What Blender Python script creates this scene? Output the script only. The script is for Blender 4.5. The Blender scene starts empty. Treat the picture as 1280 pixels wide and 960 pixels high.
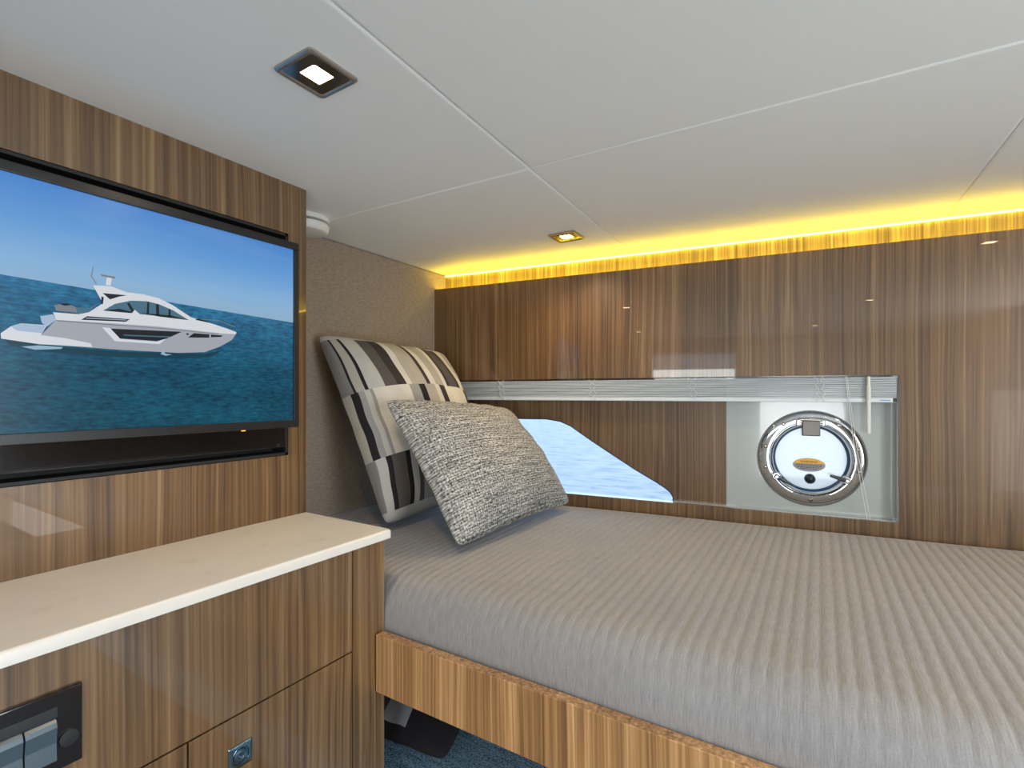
import bpy, bmesh, math, random
from mathutils import Vector, Matrix, noise as mn
random.seed(7)
ZC = 1.15                       # eye height above the cabin floor
CEIL = ZC + 0.4425
C = bpy.context.scene.collection
PI = math.pi

# ------------------------------------------------------------------ camera
CB, SB = 0.8495, 0.5275
F = 620.0
cd = bpy.data.cameras.new('camera'); cam = bpy.data.objects.new('camera', cd); C.objects.link(cam)
cam.location = (0, 0, ZC); cam.rotation_euler = (PI/2, 0, math.asin(SB))
cd.sensor_width = 36; cd.lens = F/1280*36; cd.shift_y = 12/1280; cd.clip_start = 0.01; cd.clip_end = 500
bpy.context.scene.camera = cam

def ray(px, py):
    u = (px-640)/F
    return Vector((u*CB-SB, u*SB+CB, (492-py)/F))
HS, HC = 0.12344, 0.99236        # slant of the hull side
HO = Vector((-1.2, 1.394, 0))
HANG = math.atan2(HS, HC)
def hull_at(px, py, depth=0.0):  # sight line -> (s, z) on a plane parallel to the hull side
    d = ray(px, py)
    o = HO + Vector((-HS*depth, HC*depth, 0))
    t = (o.x*-HS + o.y*HC)/(d.x*-HS + d.y*HC)
    p = d*t - Vector((o.x, o.y, 0))
    return (p.x*HC + p.y*HS, p.z + ZC)
def left_at(px, py, wx):         # sight line -> (y, z) on a plane parallel to the television wall
    d = ray(px, py); t = wx/d.x
    return (d.y*t, d.z*t + ZC)
def on_z(px, py, z):
    d = ray(px, py); t = (z-ZC)/d.z
    return (d.x*t, d.y*t)

# ------------------------------------------------------------------ materials
def s2l(c): 
    return tuple(((v/255)/12.92 if v/255 <= .04045 else ((v/255+.055)/1.055)**2.4) for v in c)
def new_mat(name):
    m = bpy.data.materials.new(name); m.use_nodes = True
    nt = m.node_tree; b = nt.nodes['Principled BSDF']
    return m, nt, b
def N(nt, t, **kw):
    n = nt.nodes.new(t)
    for k, v in kw.items():
        if k in n.inputs: n.inputs[k].default_value = v
        else: setattr(n, k, v)
    return n
def L(nt, a, b): nt.links.new(a, b)
def plain(name, col, rough=.5, metal=0, coat=0, emit=None, es=0, spec=.5):
    m, nt, b = new_mat(name)
    b.inputs['Base Color'].default_value = (*col, 1); b.inputs['Roughness'].default_value = rough
    b.inputs['Metallic'].default_value = metal; b.inputs['Coat Weight'].default_value = coat
    b.inputs['Coat Roughness'].default_value = .03; b.inputs['Specular IOR Level'].default_value = spec
    if emit:
        b.inputs['Emission Color'].default_value = (*emit, 1); b.inputs['Emission Strength'].default_value = es
    return m
def ramp(nt, stops, interp='LINEAR'):
    r = nt.nodes.new('ShaderNodeValToRGB'); cr = r.color_ramp; cr.interpolation = interp
    while len(cr.elements) > 1: cr.elements.remove(cr.elements[-1])
    cr.elements[0].position = stops[0][0]; cr.elements[0].color = (*stops[0][1], 1)
    for p, c in stops[1:]:
        e = cr.elements.new(p); e.color = (*c, 1)
    return r
def mixc(nt, fac, a, b, mode='MIX'):
    n = nt.nodes.new('ShaderNodeMix'); n.data_type = 'RGBA'; n.blend_type = mode
    for sock, v in ((n.inputs[0], fac), (n.inputs[6], a), (n.inputs[7], b)):
        if hasattr(v, 'is_linked'): nt.links.new(v, sock)
        elif isinstance(v, (int, float)): sock.default_value = v
        else: sock.default_value = (*v, 1)
    return n.outputs[2]
def math_(nt, op, a, b=None, c=None):
    n = nt.nodes.new('ShaderNodeMath'); n.operation = op
    for i, v in enumerate((a, b, c)):
        if v is None: continue
        if hasattr(v, 'is_linked'): nt.links.new(v, n.inputs[i])
        else: n.inputs[i].default_value = v
    return n.outputs[0]
def mapping(nt, src, scale, loc=(0, 0, 0)):
    m = nt.nodes.new('ShaderNodeMapping'); m.inputs['Scale'].default_value = scale; m.inputs['Location'].default_value = loc
    nt.links.new(src, m.inputs[0]); return m.outputs[0]
def noise(nt, vec, scale=1, detail=3, rough=.5, dist=0):
    n = nt.nodes.new('ShaderNodeTexNoise'); n.inputs['Scale'].default_value = scale
    n.inputs['Detail'].default_value = detail; n.inputs['Roughness'].default_value = rough; n.inputs['Distortion'].default_value = dist
    nt.links.new(vec, n.inputs['Vector']); return n.outputs[0]
def bump(nt, b, h, strength, dist):
    n = nt.nodes.new('ShaderNodeBump'); n.inputs['Strength'].default_value = strength; n.inputs['Distance'].default_value = dist
    nt.links.new(h, n.inputs['Height']); nt.links.new(n.outputs[0], b.inputs['Normal'])

def wood(name, off=(0, 0, 0), gain=1.0, coat=1.0, tint=None):
    m, nt, b = new_mat(name)
    tc = nt.nodes.new('ShaderNodeTexCoord').outputs['Object']
    base = mapping(nt, tc, (1, 1, 1), off)
    w = nt.nodes.new('ShaderNodeTexNoise'); w.inputs['Scale'].default_value = 1; w.inputs['Detail'].default_value = 2
    nt.links.new(mapping(nt, base, (4, 4, 1.5)), w.inputs['Vector'])
    va = nt.nodes.new('ShaderNodeVectorMath'); va.operation = 'MULTIPLY_ADD'
    nt.links.new(w.outputs['Color'], va.inputs[0]); va.inputs[1].default_value = (.022, .022, 0); nt.links.new(base, va.inputs[2])
    v = va.outputs[0]
    broad = noise(nt, mapping(nt, v, (11, 11, .25)), 1, 2)
    mid = noise(nt, mapping(nt, v, (80, 80, .40)), 1, 3, .6)
    fine = noise(nt, mapping(nt, v, (210, 210, .8)), 1, 2)
    pores = noise(nt, mapping(nt, v, (900, 900, 18)), 1, 1)
    h = math_(nt, 'MULTIPLY_ADD', broad, .30, math_(nt, 'MULTIPLY_ADD', mid, .62, math_(nt, 'MULTIPLY_ADD', fine, .62, -.27)))
    h = math_(nt, 'MULTIPLY_ADD', pores, .10, math_(nt, 'SUBTRACT', h, .05))
    g = gain
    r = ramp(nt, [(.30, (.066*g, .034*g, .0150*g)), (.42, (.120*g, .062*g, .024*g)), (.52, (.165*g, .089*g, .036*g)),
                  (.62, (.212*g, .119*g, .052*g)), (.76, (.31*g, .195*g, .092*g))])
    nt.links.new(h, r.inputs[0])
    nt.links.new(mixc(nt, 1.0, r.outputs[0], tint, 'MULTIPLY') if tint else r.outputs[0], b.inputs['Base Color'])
    b.inputs['Roughness'].default_value = .38
    b.inputs['Coat Weight'].default_value = coat; b.inputs['Coat Roughness'].default_value = .02; b.inputs['Coat IOR'].default_value = 1.5
    return m

M = {}
M['wood'] = wood('walnut_veneer')
M['wood_left'] = wood('walnut_veneer_partition', (3.1, 1.7, .4))
M['wood_door'] = wood('walnut_veneer_door', (5.3, 4.15, .9))
M['wood_rail_lit'] = wood('walnut_veneer_rail_lit', (8.3, 2.15, 1.9), gain=2.9, coat=.6)  # light on the rail front is put into the veneer as extra brightness
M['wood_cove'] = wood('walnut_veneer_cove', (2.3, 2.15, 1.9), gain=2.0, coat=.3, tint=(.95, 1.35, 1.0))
M['wood_inner'] = wood('walnut_veneer_inner', (1.3, 7.15, 2.9), gain=.9)
M['edge'] = plain('veneer_edge', (.30, .20, .12), .35, coat=.5)

def vinyl():
    m, nt, b = new_mat('ceiling_vinyl')
    tc = nt.nodes.new('ShaderNodeTexCoord').outputs['Object']
    b.inputs['Base Color'].default_value = (.84, .845, .83, 1); b.inputs['Roughness'].default_value = .55
    h = noise(nt, tc, 500, 2); bump(nt, b, h, .12, .0006)
    return m
M['ceiling'] = vinyl()
def linen():
    m, nt, b = new_mat('linen_wallcovering')
    tc = nt.nodes.new('ShaderNodeTexCoord').outputs['Object']
    a = noise(nt, mapping(nt, tc, (1, 70, 520)), 1, 2); c = noise(nt, mapping(nt, tc, (1, 520, 80)), 1, 2)
    f = math_(nt, 'MULTIPLY_ADD', a, .6, math_(nt, 'MULTIPLY', c, .4))
    r = ramp(nt, [(.30, (.215, .165, .125)), (.5, (.29, .235, .185)), (.70, (.36, .30, .245))]); nt.links.new(f, r.inputs[0])
    nt.links.new(r.outputs[0], b.inputs['Base Color']); b.inputs['Roughness'].default_value = .85; b.inputs['Specular IOR Level'].default_value = .2
    bump(nt, b, f, .25, .0006)
    return m
M['linen'] = linen()
def coverlet():
    m, nt, b = new_mat('ribbed_coverlet')
    uv = nt.nodes.new('ShaderNodeUVMap').outputs[0]
    a = noise(nt, mapping(nt, uv, (560, 40, 1)), 1, 3, .6); c = noise(nt, mapping(nt, uv, (900, 420, 1)), 1, 2); d = noise(nt, mapping(nt, uv, (5, 6, 1)), 1, 3)
    f = math_(nt, 'MULTIPLY_ADD', a, .55, math_(nt, 'MULTIPLY_ADD', c, .3, math_(nt, 'MULTIPLY', d, .15)))
    r = ramp(nt, [(.30, (.195, .190, .195)), (.5, (.295, .285, .285)), (.70, (.385, .375, .37))]); nt.links.new(f, r.inputs[0])
    nt.links.new(r.outputs[0], b.inputs['Base Color']); b.inputs['Roughness'].default_value = .8
    b.inputs['Specular IOR Level'].default_value = .25; b.inputs['Sheen Weight'].default_value = .25
    bump(nt, b, f, .10, .0005)
    return m
M['coverlet'] = coverlet()
def tweed(name='tweed', dark=(.04, .04, .042), mid=(.24, .235, .225), light=(.68, .67, .64), su=115, sv=230):
    m, nt, b = new_mat(name)
    uv = nt.nodes.new('ShaderNodeUVMap').outputs[0]
    sp = nt.nodes.new('ShaderNodeSeparateXYZ'); nt.links.new(uv, sp.inputs[0])
    a = noise(nt, mapping(nt, uv, (su*.42, sv*.85, 1)), 1, 1.5, .6); c = noise(nt, mapping(nt, uv, (su*1.3, sv*.30, 1), (3, 5, 0)), 1, 1.5)
    d = noise(nt, mapping(nt, uv, (su*.05, sv*.30, 1), (9, 2, 0)), 1, 1)
    wv = math_(nt, 'MULTIPLY', math_(nt, 'SINE', math_(nt, 'MULTIPLY', sp.outputs[1], 2*PI*sv*.27)), .030)
    wu = math_(nt, 'MULTIPLY', math_(nt, 'SINE', math_(nt, 'MULTIPLY', sp.outputs[0], 2*PI*su*.60)), .022)
    f = math_(nt, 'MULTIPLY_ADD', a, .46, math_(nt, 'MULTIPLY_ADD', c, .34, math_(nt, 'MULTIPLY', d, .20)))
    f = math_(nt, 'ADD', f, math_(nt, 'ADD', wu, wv))
    r = ramp(nt, [(.40, dark), (.48, mid), (.53, (mid[0]*1.5, mid[1]*1.5, mid[2]*1.5)), (.60, light)]); nt.links.new(f, r.inputs[0])
    nt.links.new(r.outputs[0], b.inputs['Base Color']); b.inputs['Roughness'].default_value = .9; b.inputs['Specular IOR Level'].default_value = .15
    bump(nt, b, f, .5, .002)
    return m
M['tweed'] = tweed()
M['blue_weave'] = tweed('blue_weave', (.02, .035, .05), (.17, .31, .42), (.52, .68, .78), 190, 380)
CR = (.62, .59, .53); TAN = (.40, .37, .32); GRY = (.22, .21, .20); DK = (.045, .035, .035); BLK = (.018, .016, .018); LG = (.47, .46, .43); MG = (.30, .295, .29); DG = (.095, .085, .08); YC = (.66, .62, .52)
rows_a = [
 [(0, GRY), (.055, BLK), (.065, TAN), (.12, BLK), (.145, LG), (.245, DG), (.325, DK), (.385, CR), (.425, TAN), (.53, DK), (.555, CR), (.60, TAN), (.67, CR), (.70, DK), (.725, DG), (.80, DK), (.83, YC), (.905, DK), (.915, YC), (.94, TAN)],
 [(0, TAN), (.03, BLK), (.075, MG), (.11, LG), (.145, MG), (.165, CR), (.40, MG), (.47, BLK), (.51, TAN), (.58, CR), (.62, DK), (.67, YC), (.86, DK), (.90, TAN)],
 [(0, GRY), (.035, LG), (.10, BLK), (.135, DG), (.225, BLK), (.255, LG), (.30, DG), (.335, MG), (.40, GRY), (.5, MG), (.62, BLK), (.66, LG), (.75, GRY), (.85, BLK), (.90, CR)]]
rows_b = [
 [(0, BLK), (.15, GRY), (.3, BLK), (.4, MG), (.5, DG), (.65, BLK), (.8, GRY)],
 [(0, DG), (.2, MG), (.35, BLK), (.55, GRY), (.7, DG), (.85, BLK)],
 [(0, GRY), (.15, BLK), (.5, DG), (.6, MG), (.75, BLK)]]
def striped(name, rows, hem, bounds=(.05, .30, .64)):
    m, nt, b = new_mat(name)
    uv = nt.nodes.new('ShaderNodeUVMap').outputs[0]
    sp = nt.nodes.new('ShaderNodeSeparateXYZ'); nt.links.new(uv, sp.inputs[0])
    rs = []
    for row in rows:
        r = ramp(nt, [(q[0]**1.3, q[1]) for q in row], 'CONSTANT'); nt.links.new(sp.outputs[0], r.inputs[0]); rs.append(r.outputs[0])
    v = sp.outputs[1]
    c = mixc(nt, math_(nt, 'GREATER_THAN', v, bounds[1]), rs[2], rs[1])
    c = mixc(nt, math_(nt, 'GREATER_THAN', v, bounds[2]), c, rs[0])
    c = mixc(nt, math_(nt, 'GREATER_THAN', v, .955), c, hem)
    c = mixc(nt, math_(nt, 'LESS_THAN', v, bounds[0]), c, hem)
    f = noise(nt, mapping(nt, uv, (500, 320, 1)), 1, 2); g = noise(nt, mapping(nt, uv, (14, 9, 1)), 1, 3)
    k = math_(nt, 'MULTIPLY_ADD', f, .5, math_(nt, 'MULTIPLY_ADD', g, .3, .60))
    mul = nt.nodes.new('ShaderNodeVectorMath'); mul.operation = 'SCALE'; nt.links.new(c, mul.inputs[0]); nt.links.new(k, mul.inputs['Scale'])
    nt.links.new(mul.outputs[0], b.inputs['Base Color']); b.inputs['Roughness'].default_value = .8; b.inputs['Specular IOR Level'].default_value = .2
    bump(nt, b, f, .2, .0008)
    return m
M['stripes'] = striped('striped_patchwork', rows_a, LG)
M['dark_stripes'] = striped('dark_patchwork', rows_b, BLK)
M['counter'] = plain('solid_surface', (.72, .68, .62), .28, spec=.4)
def counter_mat():
    m, nt, b = new_mat('solid_surface_worktop')
    tc = nt.nodes.new('ShaderNodeTexCoord').outputs['Object']
    f = noise(nt, tc, 22, 4)
    r = ramp(nt, [(.25, (.64, .60, .55)), (.36, (.70, .665, .615)), (.7, (.72, .685, .64))]); nt.links.new(f, r.inputs[0])
    nt.links.new(r.outputs[0], b.inputs['Base Color']); b.inputs['Roughness'].default_value = .30
    return m
M['counter'] = counter_mat()
M['black_gloss'] = plain('black_gloss', (.006, .006, .007), .12, coat=1)
M['black_satin'] = plain('black_satin', (.012, .012, .013), .35)
M['black_matte'] = plain('black_matte', (.008, .008, .009), .6)
M['rocker'] = plain('slate_rocker', (.055, .085, .11), .3)
M['chrome'] = plain('polished_steel', (.58, .59, .61), .08, metal=1)
M['dark_chrome'] = plain('dark_polished_steel', (.26, .235, .21), .16, metal=1)
M['satin_nickel'] = plain('satin_nickel', (.50, .46, .42), .30, metal=1)
M['latch_steel'] = plain('blue_tinted_steel', (.30, .42, .50), .18, metal=1)
M['white_plastic'] = plain('white_plastic', (.72, .71, .68), .35)
M['blind'] = plain('blind_slat_white', (.70, .76, .80), .30)
M['cord'] = plain('blind_cord', (.75, .77, .78), .6)
M['gel'] = plain('grey_gelcoat', (.43, .47, .47), .12, coat=1)
M['navy'] = plain('navy_plastic', (.01, .02, .03), .25)
M['seal'] = plain('blue_black_seal', (.01, .05, .12), .35)
M['yellow'] = plain('label_amber', (.85, .42, .01), .4)
M['labelgrey'] = plain('label_grey', (.33, .33, .33), .5)
M['ink'] = plain('label_ink', (.02, .02, .02), .5)
M['blue_ink'] = plain('blue_ink', (.02, .20, .50), .5)
M['floor'] = plain('carpet', (.10, .09, .085), .95)
M['light_wall'] = plain('light_liner', (.70, .67, .62), .4)
M['grey_rubber'] = plain('grey_rubber', (.15, .15, .15), .7)
M['led'] = plain('amber_led', (1, .7, .3), .5, emit=(1.0, .76, .06), es=14.0)
M['led_cove'] = plain('amber_led_bright', (1, .7, .3), .5, emit=(1.0, .73, .025), es=20.0)
M['lens'] = plain('warm_lamp_lens', (1, .9, .7), .3, emit=(1.0, .80, .52), es=26)
M['glint'] = plain('downlight_glint', (1, .4, .05), .3, emit=(1, .4, .05), es=1.5)  # glow for the painted downlight reflection on the television edge
def glass():
    m = bpy.data.materials.new('window_glass'); m.use_nodes = True; nt = m.node_tree; nt.nodes.clear()
    o = nt.nodes.new('ShaderNodeOutputMaterial'); t = nt.nodes.new('ShaderNodeBsdfTransparent'); g = nt.nodes.new('ShaderNodeBsdfGlossy')
    t.inputs[0].default_value = (.93, .96, .98, 1)
    g.inputs['Roughness'].default_value = .01; f = nt.nodes.new('ShaderNodeFresnel'); f.inputs[0].default_value = 1.4; x = nt.nodes.new('ShaderNodeMixShader')
    nt.links.new(f.outputs[0], x.inputs[0]); nt.links.new(t.outputs[0], x.inputs[1]); nt.links.new(g.outputs[0], x.inputs[2]); nt.links.new(x.outputs[0], o.inputs[0])
    return m
M['glass'] = glass()
def frosted():
    m = bpy.data.materials.new('frosted_lens'); m.use_nodes = True; nt = m.node_tree; nt.nodes.clear()
    o = nt.nodes.new('ShaderNodeOutputMaterial'); t = nt.nodes.new('ShaderNodeBsdfTranslucent'); g = nt.nodes.new('ShaderNodeBsdfGlossy')
    t.inputs[0].default_value = (1, .93, .84, 1); g.inputs['Roughness'].default_value = .05
    x = nt.nodes.new('ShaderNodeMixShader'); x.inputs[0].default_value = .05
    nt.links.new(t.outputs[0], x.inputs[1]); nt.links.new(g.outputs[0], x.inputs[2]); nt.links.new(x.outputs[0], o.inputs[0])
    return m
M['frosted'] = frosted()
def sea():
    m, nt, b = new_mat('bright_sea')
    tc = nt.nodes.new('ShaderNodeTexCoord').outputs['Object']
    f = noise(nt, mapping(nt, tc, (2.4, 5.0, 1)), 1, 8, .72)
    r = ramp(nt, [(.36, (.085, .15, .225)), (.43, (.20, .255, .29)), (.55, (.34, .36, .36))]); nt.links.new(f, r.inputs[0])
    nt.links.new(r.outputs[0], b.inputs['Base Color']); b.inputs['Roughness'].default_value = .35
    bump(nt, b, f, .3, .04)
    return m
M['sea'] = sea()

# ------------------------------------------------------------------ mesh helpers
def tag(o, label=None, cat=None, group=None, kind=None):
    if label: o['label'] = label
    if cat: o['category'] = cat
    if group: o['group'] = group
    if kind: o['kind'] = kind
    return o
def empty(name, loc, label, cat, group=None, rz=0):
    o = bpy.data.objects.new(name, None); C.objects.link(o); o.location = loc; o.rotation_euler = (0, 0, rz); o.empty_display_size = .05
    return tag(o, label, cat, group)
def smooth(me, ang=35):
    for p in me.polygons: p.use_smooth = True
    try: me.set_sharp_from_angle(angle=math.radians(ang))
    except Exception: pass
def weighted(o):
    w = o.modifiers.new('weighted_normals', 'WEIGHTED_NORMAL'); w.keep_sharp = True; w.weight = 100
def obj(name, bm, mats, parent=None, sm=True):
    bmesh.ops.recalc_face_normals(bm, faces=bm.faces[:])
    me = bpy.data.meshes.new(name); bm.to_mesh(me); bm.free()
    for m in (mats if isinstance(mats, (list, tuple)) else [mats]): me.materials.append(m)
    if sm: smooth(me)
    o = bpy.data.objects.new(name, me); C.objects.link(o)
    if sm: weighted(o)
    if parent: o.parent = parent
    return o
def struct(o): o['kind'] = 'structure'; return o
def box(bm, a, b, bev=0, mi=0, seg=2):
    v = [bm.verts.new((x, y, z)) for x in (a[0], b[0]) for y in (a[1], b[1]) for z in (a[2], b[2])]
    fs = [bm.faces.new([v[i] for i in q]) for q in ((0, 1, 3, 2), (4, 6, 7, 5), (0, 4, 5, 1), (2, 3, 7, 6), (0, 2, 6, 4), (1, 5, 7, 3))]
    for f in fs: f.material_index = mi
    bmesh.ops.recalc_face_normals(bm, faces=fs)
    if bev:
        es = list({e for f in fs for e in f.edges})
        r = bmesh.ops.bevel(bm, geom=es, offset=bev, segments=seg, affect='EDGES', profile=.5)
        for f in r['faces']: f.material_index = mi
    return bm
def bx(a, b, bev=0): return box(bmesh.new(), a, b, bev)
def lathe(bm, prof, n=48, axis='z', c=(0, 0, 0), close=False, mi=0):
    rings = []
    for r, h in prof:
        ring = []
        for i in range(n):
            t = 2*PI*i/n; x, y = r*math.cos(t), r*math.sin(t)
            p = (x, y, h) if axis == 'z' else ((x, h, y) if axis == 'y' else (h, x, y))
            ring.append(bm.verts.new((p[0]+c[0], p[1]+c[1], p[2]+c[2])))
        rings.append(ring)
    pairs = list(zip(rings[:-1], rings[1:]))
    if close: pairs.append((rings[-1], rings[0]))
    for r0, r1 in pairs:
        for i in range(n):
            f = bm.faces.new((r0[i], r0[(i+1) % n], r1[(i+1) % n], r1[i])); f.material_index = mi
    if not close:
        if prof[0][0] > 1e-5: bm.faces.new(rings[0]).material_index = mi
        if prof[-1][0] > 1e-5: bm.faces.new(rings[-1][::-1]).material_index = mi
    return bm
def tube(bm, pts, r, n=8):
    pts = [Vector(p) for p in pts]; rings = []
    for i, p in enumerate(pts):
        d = (pts[min(i+1, len(pts)-1)]-pts[max(i-1, 0)]).normalized()
        a = d.orthogonal().normalized(); b = d.cross(a)
        if rings:                                       # keep the frame steady
            a = (pa - d*pa.dot(d)).normalized(); b = d.cross(a)
        pa = a
        rings.append([bm.verts.new(p+a*r*math.cos(2*PI*k/n)+b*r*math.sin(2*PI*k/n)) for k in range(n)])
    for r0, r1 in zip(rings[:-1], rings[1:]):
        for k in range(n): bm.faces.new((r0[k], r0[(k+1) % n], r1[(k+1) % n], r1[k]))
    bm.faces.new(rings[0][::-1]); bm.faces.new(rings[-1]); return bm
def plate(name, outline, holes, y0, y1, mat, parent=None, bev=0):
    """flat board in the local x-z plane between depths y0 and y1, with holes"""
    cu = bpy.data.curves.new(name, 'CURVE'); cu.dimensions = '2D'; cu.fill_mode = 'BOTH'
    cu.extrude = (y1-y0)/2-bev; cu.bevel_depth = bev; cu.bevel_resolution = 1; cu.offset = -bev
    for poly in [outline]+holes:
        s = cu.splines.new('POLY'); s.points.add(len(poly)-1); s.use_cyclic_u = True
        for p, q in zip(s.points, poly): p.co = (q[0], q[1], 0, 1)
    t = bpy.data.objects.new(name+'_tmp', cu); C.objects.link(t)
    dg = bpy.context.evaluated_depsgraph_get(); me = bpy.data.meshes.new_from_object(t.evaluated_get(dg))
    bpy.data.objects.remove(t); bpy.data.curves.remove(cu)
    me.name = name
    ym = (y0+y1)/2
    for v in me.vertices: v.co = Vector((v.co.x, ym - v.co.z, v.co.y))
    me.materials.clear(); me.materials.append(mat)
    for p in me.polygons: p.material_index = 0
    bm = bmesh.new(); bm.from_mesh(me); bmesh.ops.remove_doubles(bm, verts=bm.verts, dist=1e-6)
    bmesh.ops.recalc_face_normals(bm, faces=bm.faces[:]); bm.to_mesh(me); bm.free(); o = bpy.data.objects.new(name, me); C.objects.link(o)
    if parent: o.parent = parent
    return o
def circle(cx, cz, r, n=64): return [(cx+r*math.cos(2*PI*i/n), cz+r*math.sin(2*PI*i/n)) for i in range(n)]
def rrect(x0, z0, x1, z1, r, n=5):
    out = []
    for cx, cz, a0 in ((x1-r, z1-r, 0), (x0+r, z1-r, PI/2), (x0+r, z0+r, PI), (x1-r, z0+r, 3*PI/2)):
        for i in range(n+1):
            a = a0+PI/2*i/n; out.append((cx+r*math.cos(a), cz+r*math.sin(a)))
    return out
def hullplace(o):
    o.location = (HO.x, HO.y, 0); o.rotation_euler = (0, 0, HANG); return o
def text_mesh(name, body, size, mat, parent, xf):
    cu = bpy.data.curves.new(name, 'FONT'); cu.body = body; cu.size = size; cu.align_x = 'CENTER'; cu.align_y = 'CENTER'
    t = bpy.data.objects.new(name+'_tmp', cu); C.objects.link(t)
    me = bpy.data.meshes.new_from_object(t.evaluated_get(bpy.context.evaluated_depsgraph_get()))
    bpy.data.objects.remove(t); bpy.data.curves.remove(cu)
    for v in me.vertices: v.co = Vector(xf(v.co.x, v.co.y))
    me.materials.clear(); me.materials.append(mat)
    o = bpy.data.objects.new(name, me); C.objects.link(o); o.parent = parent; return o

# ------------------------------------------------------------------ setting
XR, YB = 1.35, -1.30
def hull_y(x): return 1.394+.1244*(x+1.2)
struct(obj('floor', bx((-1.30, YB-.05, -.05), (XR+.05, 1.9, 0)), M['floor']))
# television partition with the recess cut out of its face
ry1, rz1 = left_at(360.5, 294.5, -.95); rz1 = ZC+.336; rz0 = ZC-.129
bm = bmesh.new(); Y0, Y1, X0, X1 = YB, .681, -1.2, -.95
ry0 = -.14
for a, b in (((X0, Y0, 0), (X1, ry0, CEIL)), ((X0, ry1, 0), (X1, Y1, CEIL)), ((X0, ry0, rz1), (X1, ry1, CEIL)), ((X0, ry0, 0), (X1, ry1, rz0)), ((X0, ry0, rz0), (X1-.055, ry1, rz1))):
    box(bm, a, b)
bmesh.ops.remove_doubles(bm, verts=bm.verts[:], dist=1e-5)
struct(obj('wall_left', bm, M['wood_left'], sm=False))
struct(obj('wall_headboard', bx((-1.25, .681, 0), (-1.2, 1.50, CEIL)), M['linen']))
# ceiling of padded panels with grooves
bm = bmesh.new()
def seamA(y): return -.458-.0322*y
def seamB(x): return .848+.030*(x+.47)
def seamC(y): return .300-.019*y
def hullback(x): return hull_y(x)+.075
yb = YB-.02
xl, xr = -1.199, XR
P = lambda x, y: (x, y)
panels = [
 [P(xl, yb), P(seamA(yb), yb), P(seamA(.848), seamB(seamA(.848))), P(xl, seamB(xl))],
 [P(seamA(yb), yb), P(seamC(yb), yb), P(seamC(.87), seamB(.28)), P(seamA(.848), seamB(seamA(.848)))],
 [P(seamC(yb), yb), P(xr, yb), P(xr, seamB(xr)), P(seamC(.87), seamB(.28))],
 [P(xl, seamB(xl)), P(seamA(.848), seamB(seamA(.848))), P(seamA(1.5), hullback(seamA(1.5))), P(xl, hullback(xl))],
 [P(seamA(.848), seamB(seamA(.848))), P(seamC(.87), seamB(.28)), P(seamC(1.65), hullback(seamC(1.65))), P(seamA(1.5), hullback(seamA(1.5)))],
 [P(seamC(.87), seamB(.28)), P(xr, seamB(xr)), P(xr, hullback(xr)), P(seamC(1.65), hullback(seamC(1.65)))]]
for pl in panels:
    vs = [Vector((x, y, 0)) for x, y in pl]
    n = len(vs); rings = []
    for ins, dz in ((.0, .004), (.0010, .0016), (.0030, .0004), (.0065, 0)):
        ring = []
        for i in range(n):
            a, b, c = vs[i-1], vs[i], vs[(i+1) % n]
            d1 = (b-a).normalized(); d2 = (c-b).normalized()
            n1 = Vector((-d1.y, d1.x, 0)); n2 = Vector((-d2.y, d2.x, 0)); k = (n1+n2); k = k/(1+n1.dot(n2))
            p = b+k*ins; ring.append(bm.verts.new((p.x, p.y, CEIL+dz)))
        rings.append(ring)
    for r0, r1 in zip(rings[:-1], rings[1:]):
        for i in range(n): bm.faces.new((r0[i], r1[i], r1[(i+1) % n], r0[(i+1) % n]))
    bm.faces.new(rings[-1][::-1])
box(bm, (-1.30, YB-.05, CEIL+.004), (XR+.05, 1.85, CEIL+.05))
struct(obj('ceiling', bm, M['ceiling']))

# hull side: veneered face panel with the long window opening
S1 = 2.62
o_l = hull_at(560, 476)[0]; o_r = hull_at(1124, 560)[0]
ztop = ZC+.0475; zbot = ZC-.324
PT = ZC+.381                     # top of the face panel, below the light cove
struct(hullplace(plate('wall_hull', [(0.0, 0), (S1, 0), (S1, PT), (0.0, PT)], [[(o_l, zbot), (o_r, zbot), (o_r, ztop), (o_l, ztop)]], 0, .014, M['wood'], bev=.0006)))
DEP = .036                       # depth of the inner liner
def hp(x, y, d=DEP): return hull_at(x, y, d)
s906 = hp(908, 560)[0]
win = [hp(*p) for p in ((646, 523), (683.7, 523.5), (700.6, 526.6), (713.3, 532.2), (740, 551), (793.4, 586.2), (821.5, 603), (832, 610), (838, 615), (841.5, 621), (842.0, 626.5), (836, 627.6), (756.9, 621.4), (709, 617.7))]
wl = win[0][0]
left_part = [(wl-.05, win[-1][1]), (wl-.30, win[-1][1]+.004), (wl-.325, win[-1][1]+.03), (wl-.325, win[0][1]-.03), (wl-.30, win[0][1]-.002)]
win_poly = [(x, z) for x, z in win]+left_part
def grow(poly, d):
    n = len(poly); cx = sum(p[0] for p in poly)/n; out = []
    ar = sum(poly[i-1][0]*poly[i][1]-poly[i][0]*poly[i-1][1] for i in range(n)); sg = 1 if ar > 0 else -1
    for i in range(n):
        a, b, c = Vector(poly[i-1]), Vector(poly[i]), Vector(poly[(i+1) % n])
        d1 = (b-a).normalized(); d2 = (c-b).normalized()
        n1 = Vector((d1.y, -d1.x))*sg; n2 = Vector((d2.y, -d2.x))*sg
        k = (n1+n2)/max(.4, 1+n1.dot(n2)); out.append(tuple(b+k*d))
    return out
pc = hp(1013, 573)               # centre of the round opening port
PR = .1275                       # its outer radius
struct(hullplace(plate('trim_1', [(0.0, 0), (s906, 0), (s906, ZC+.33), (0.0, ZC+.33)], [grow(win_poly, .001)], DEP, .060, M['wood_inner'])))
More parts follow.
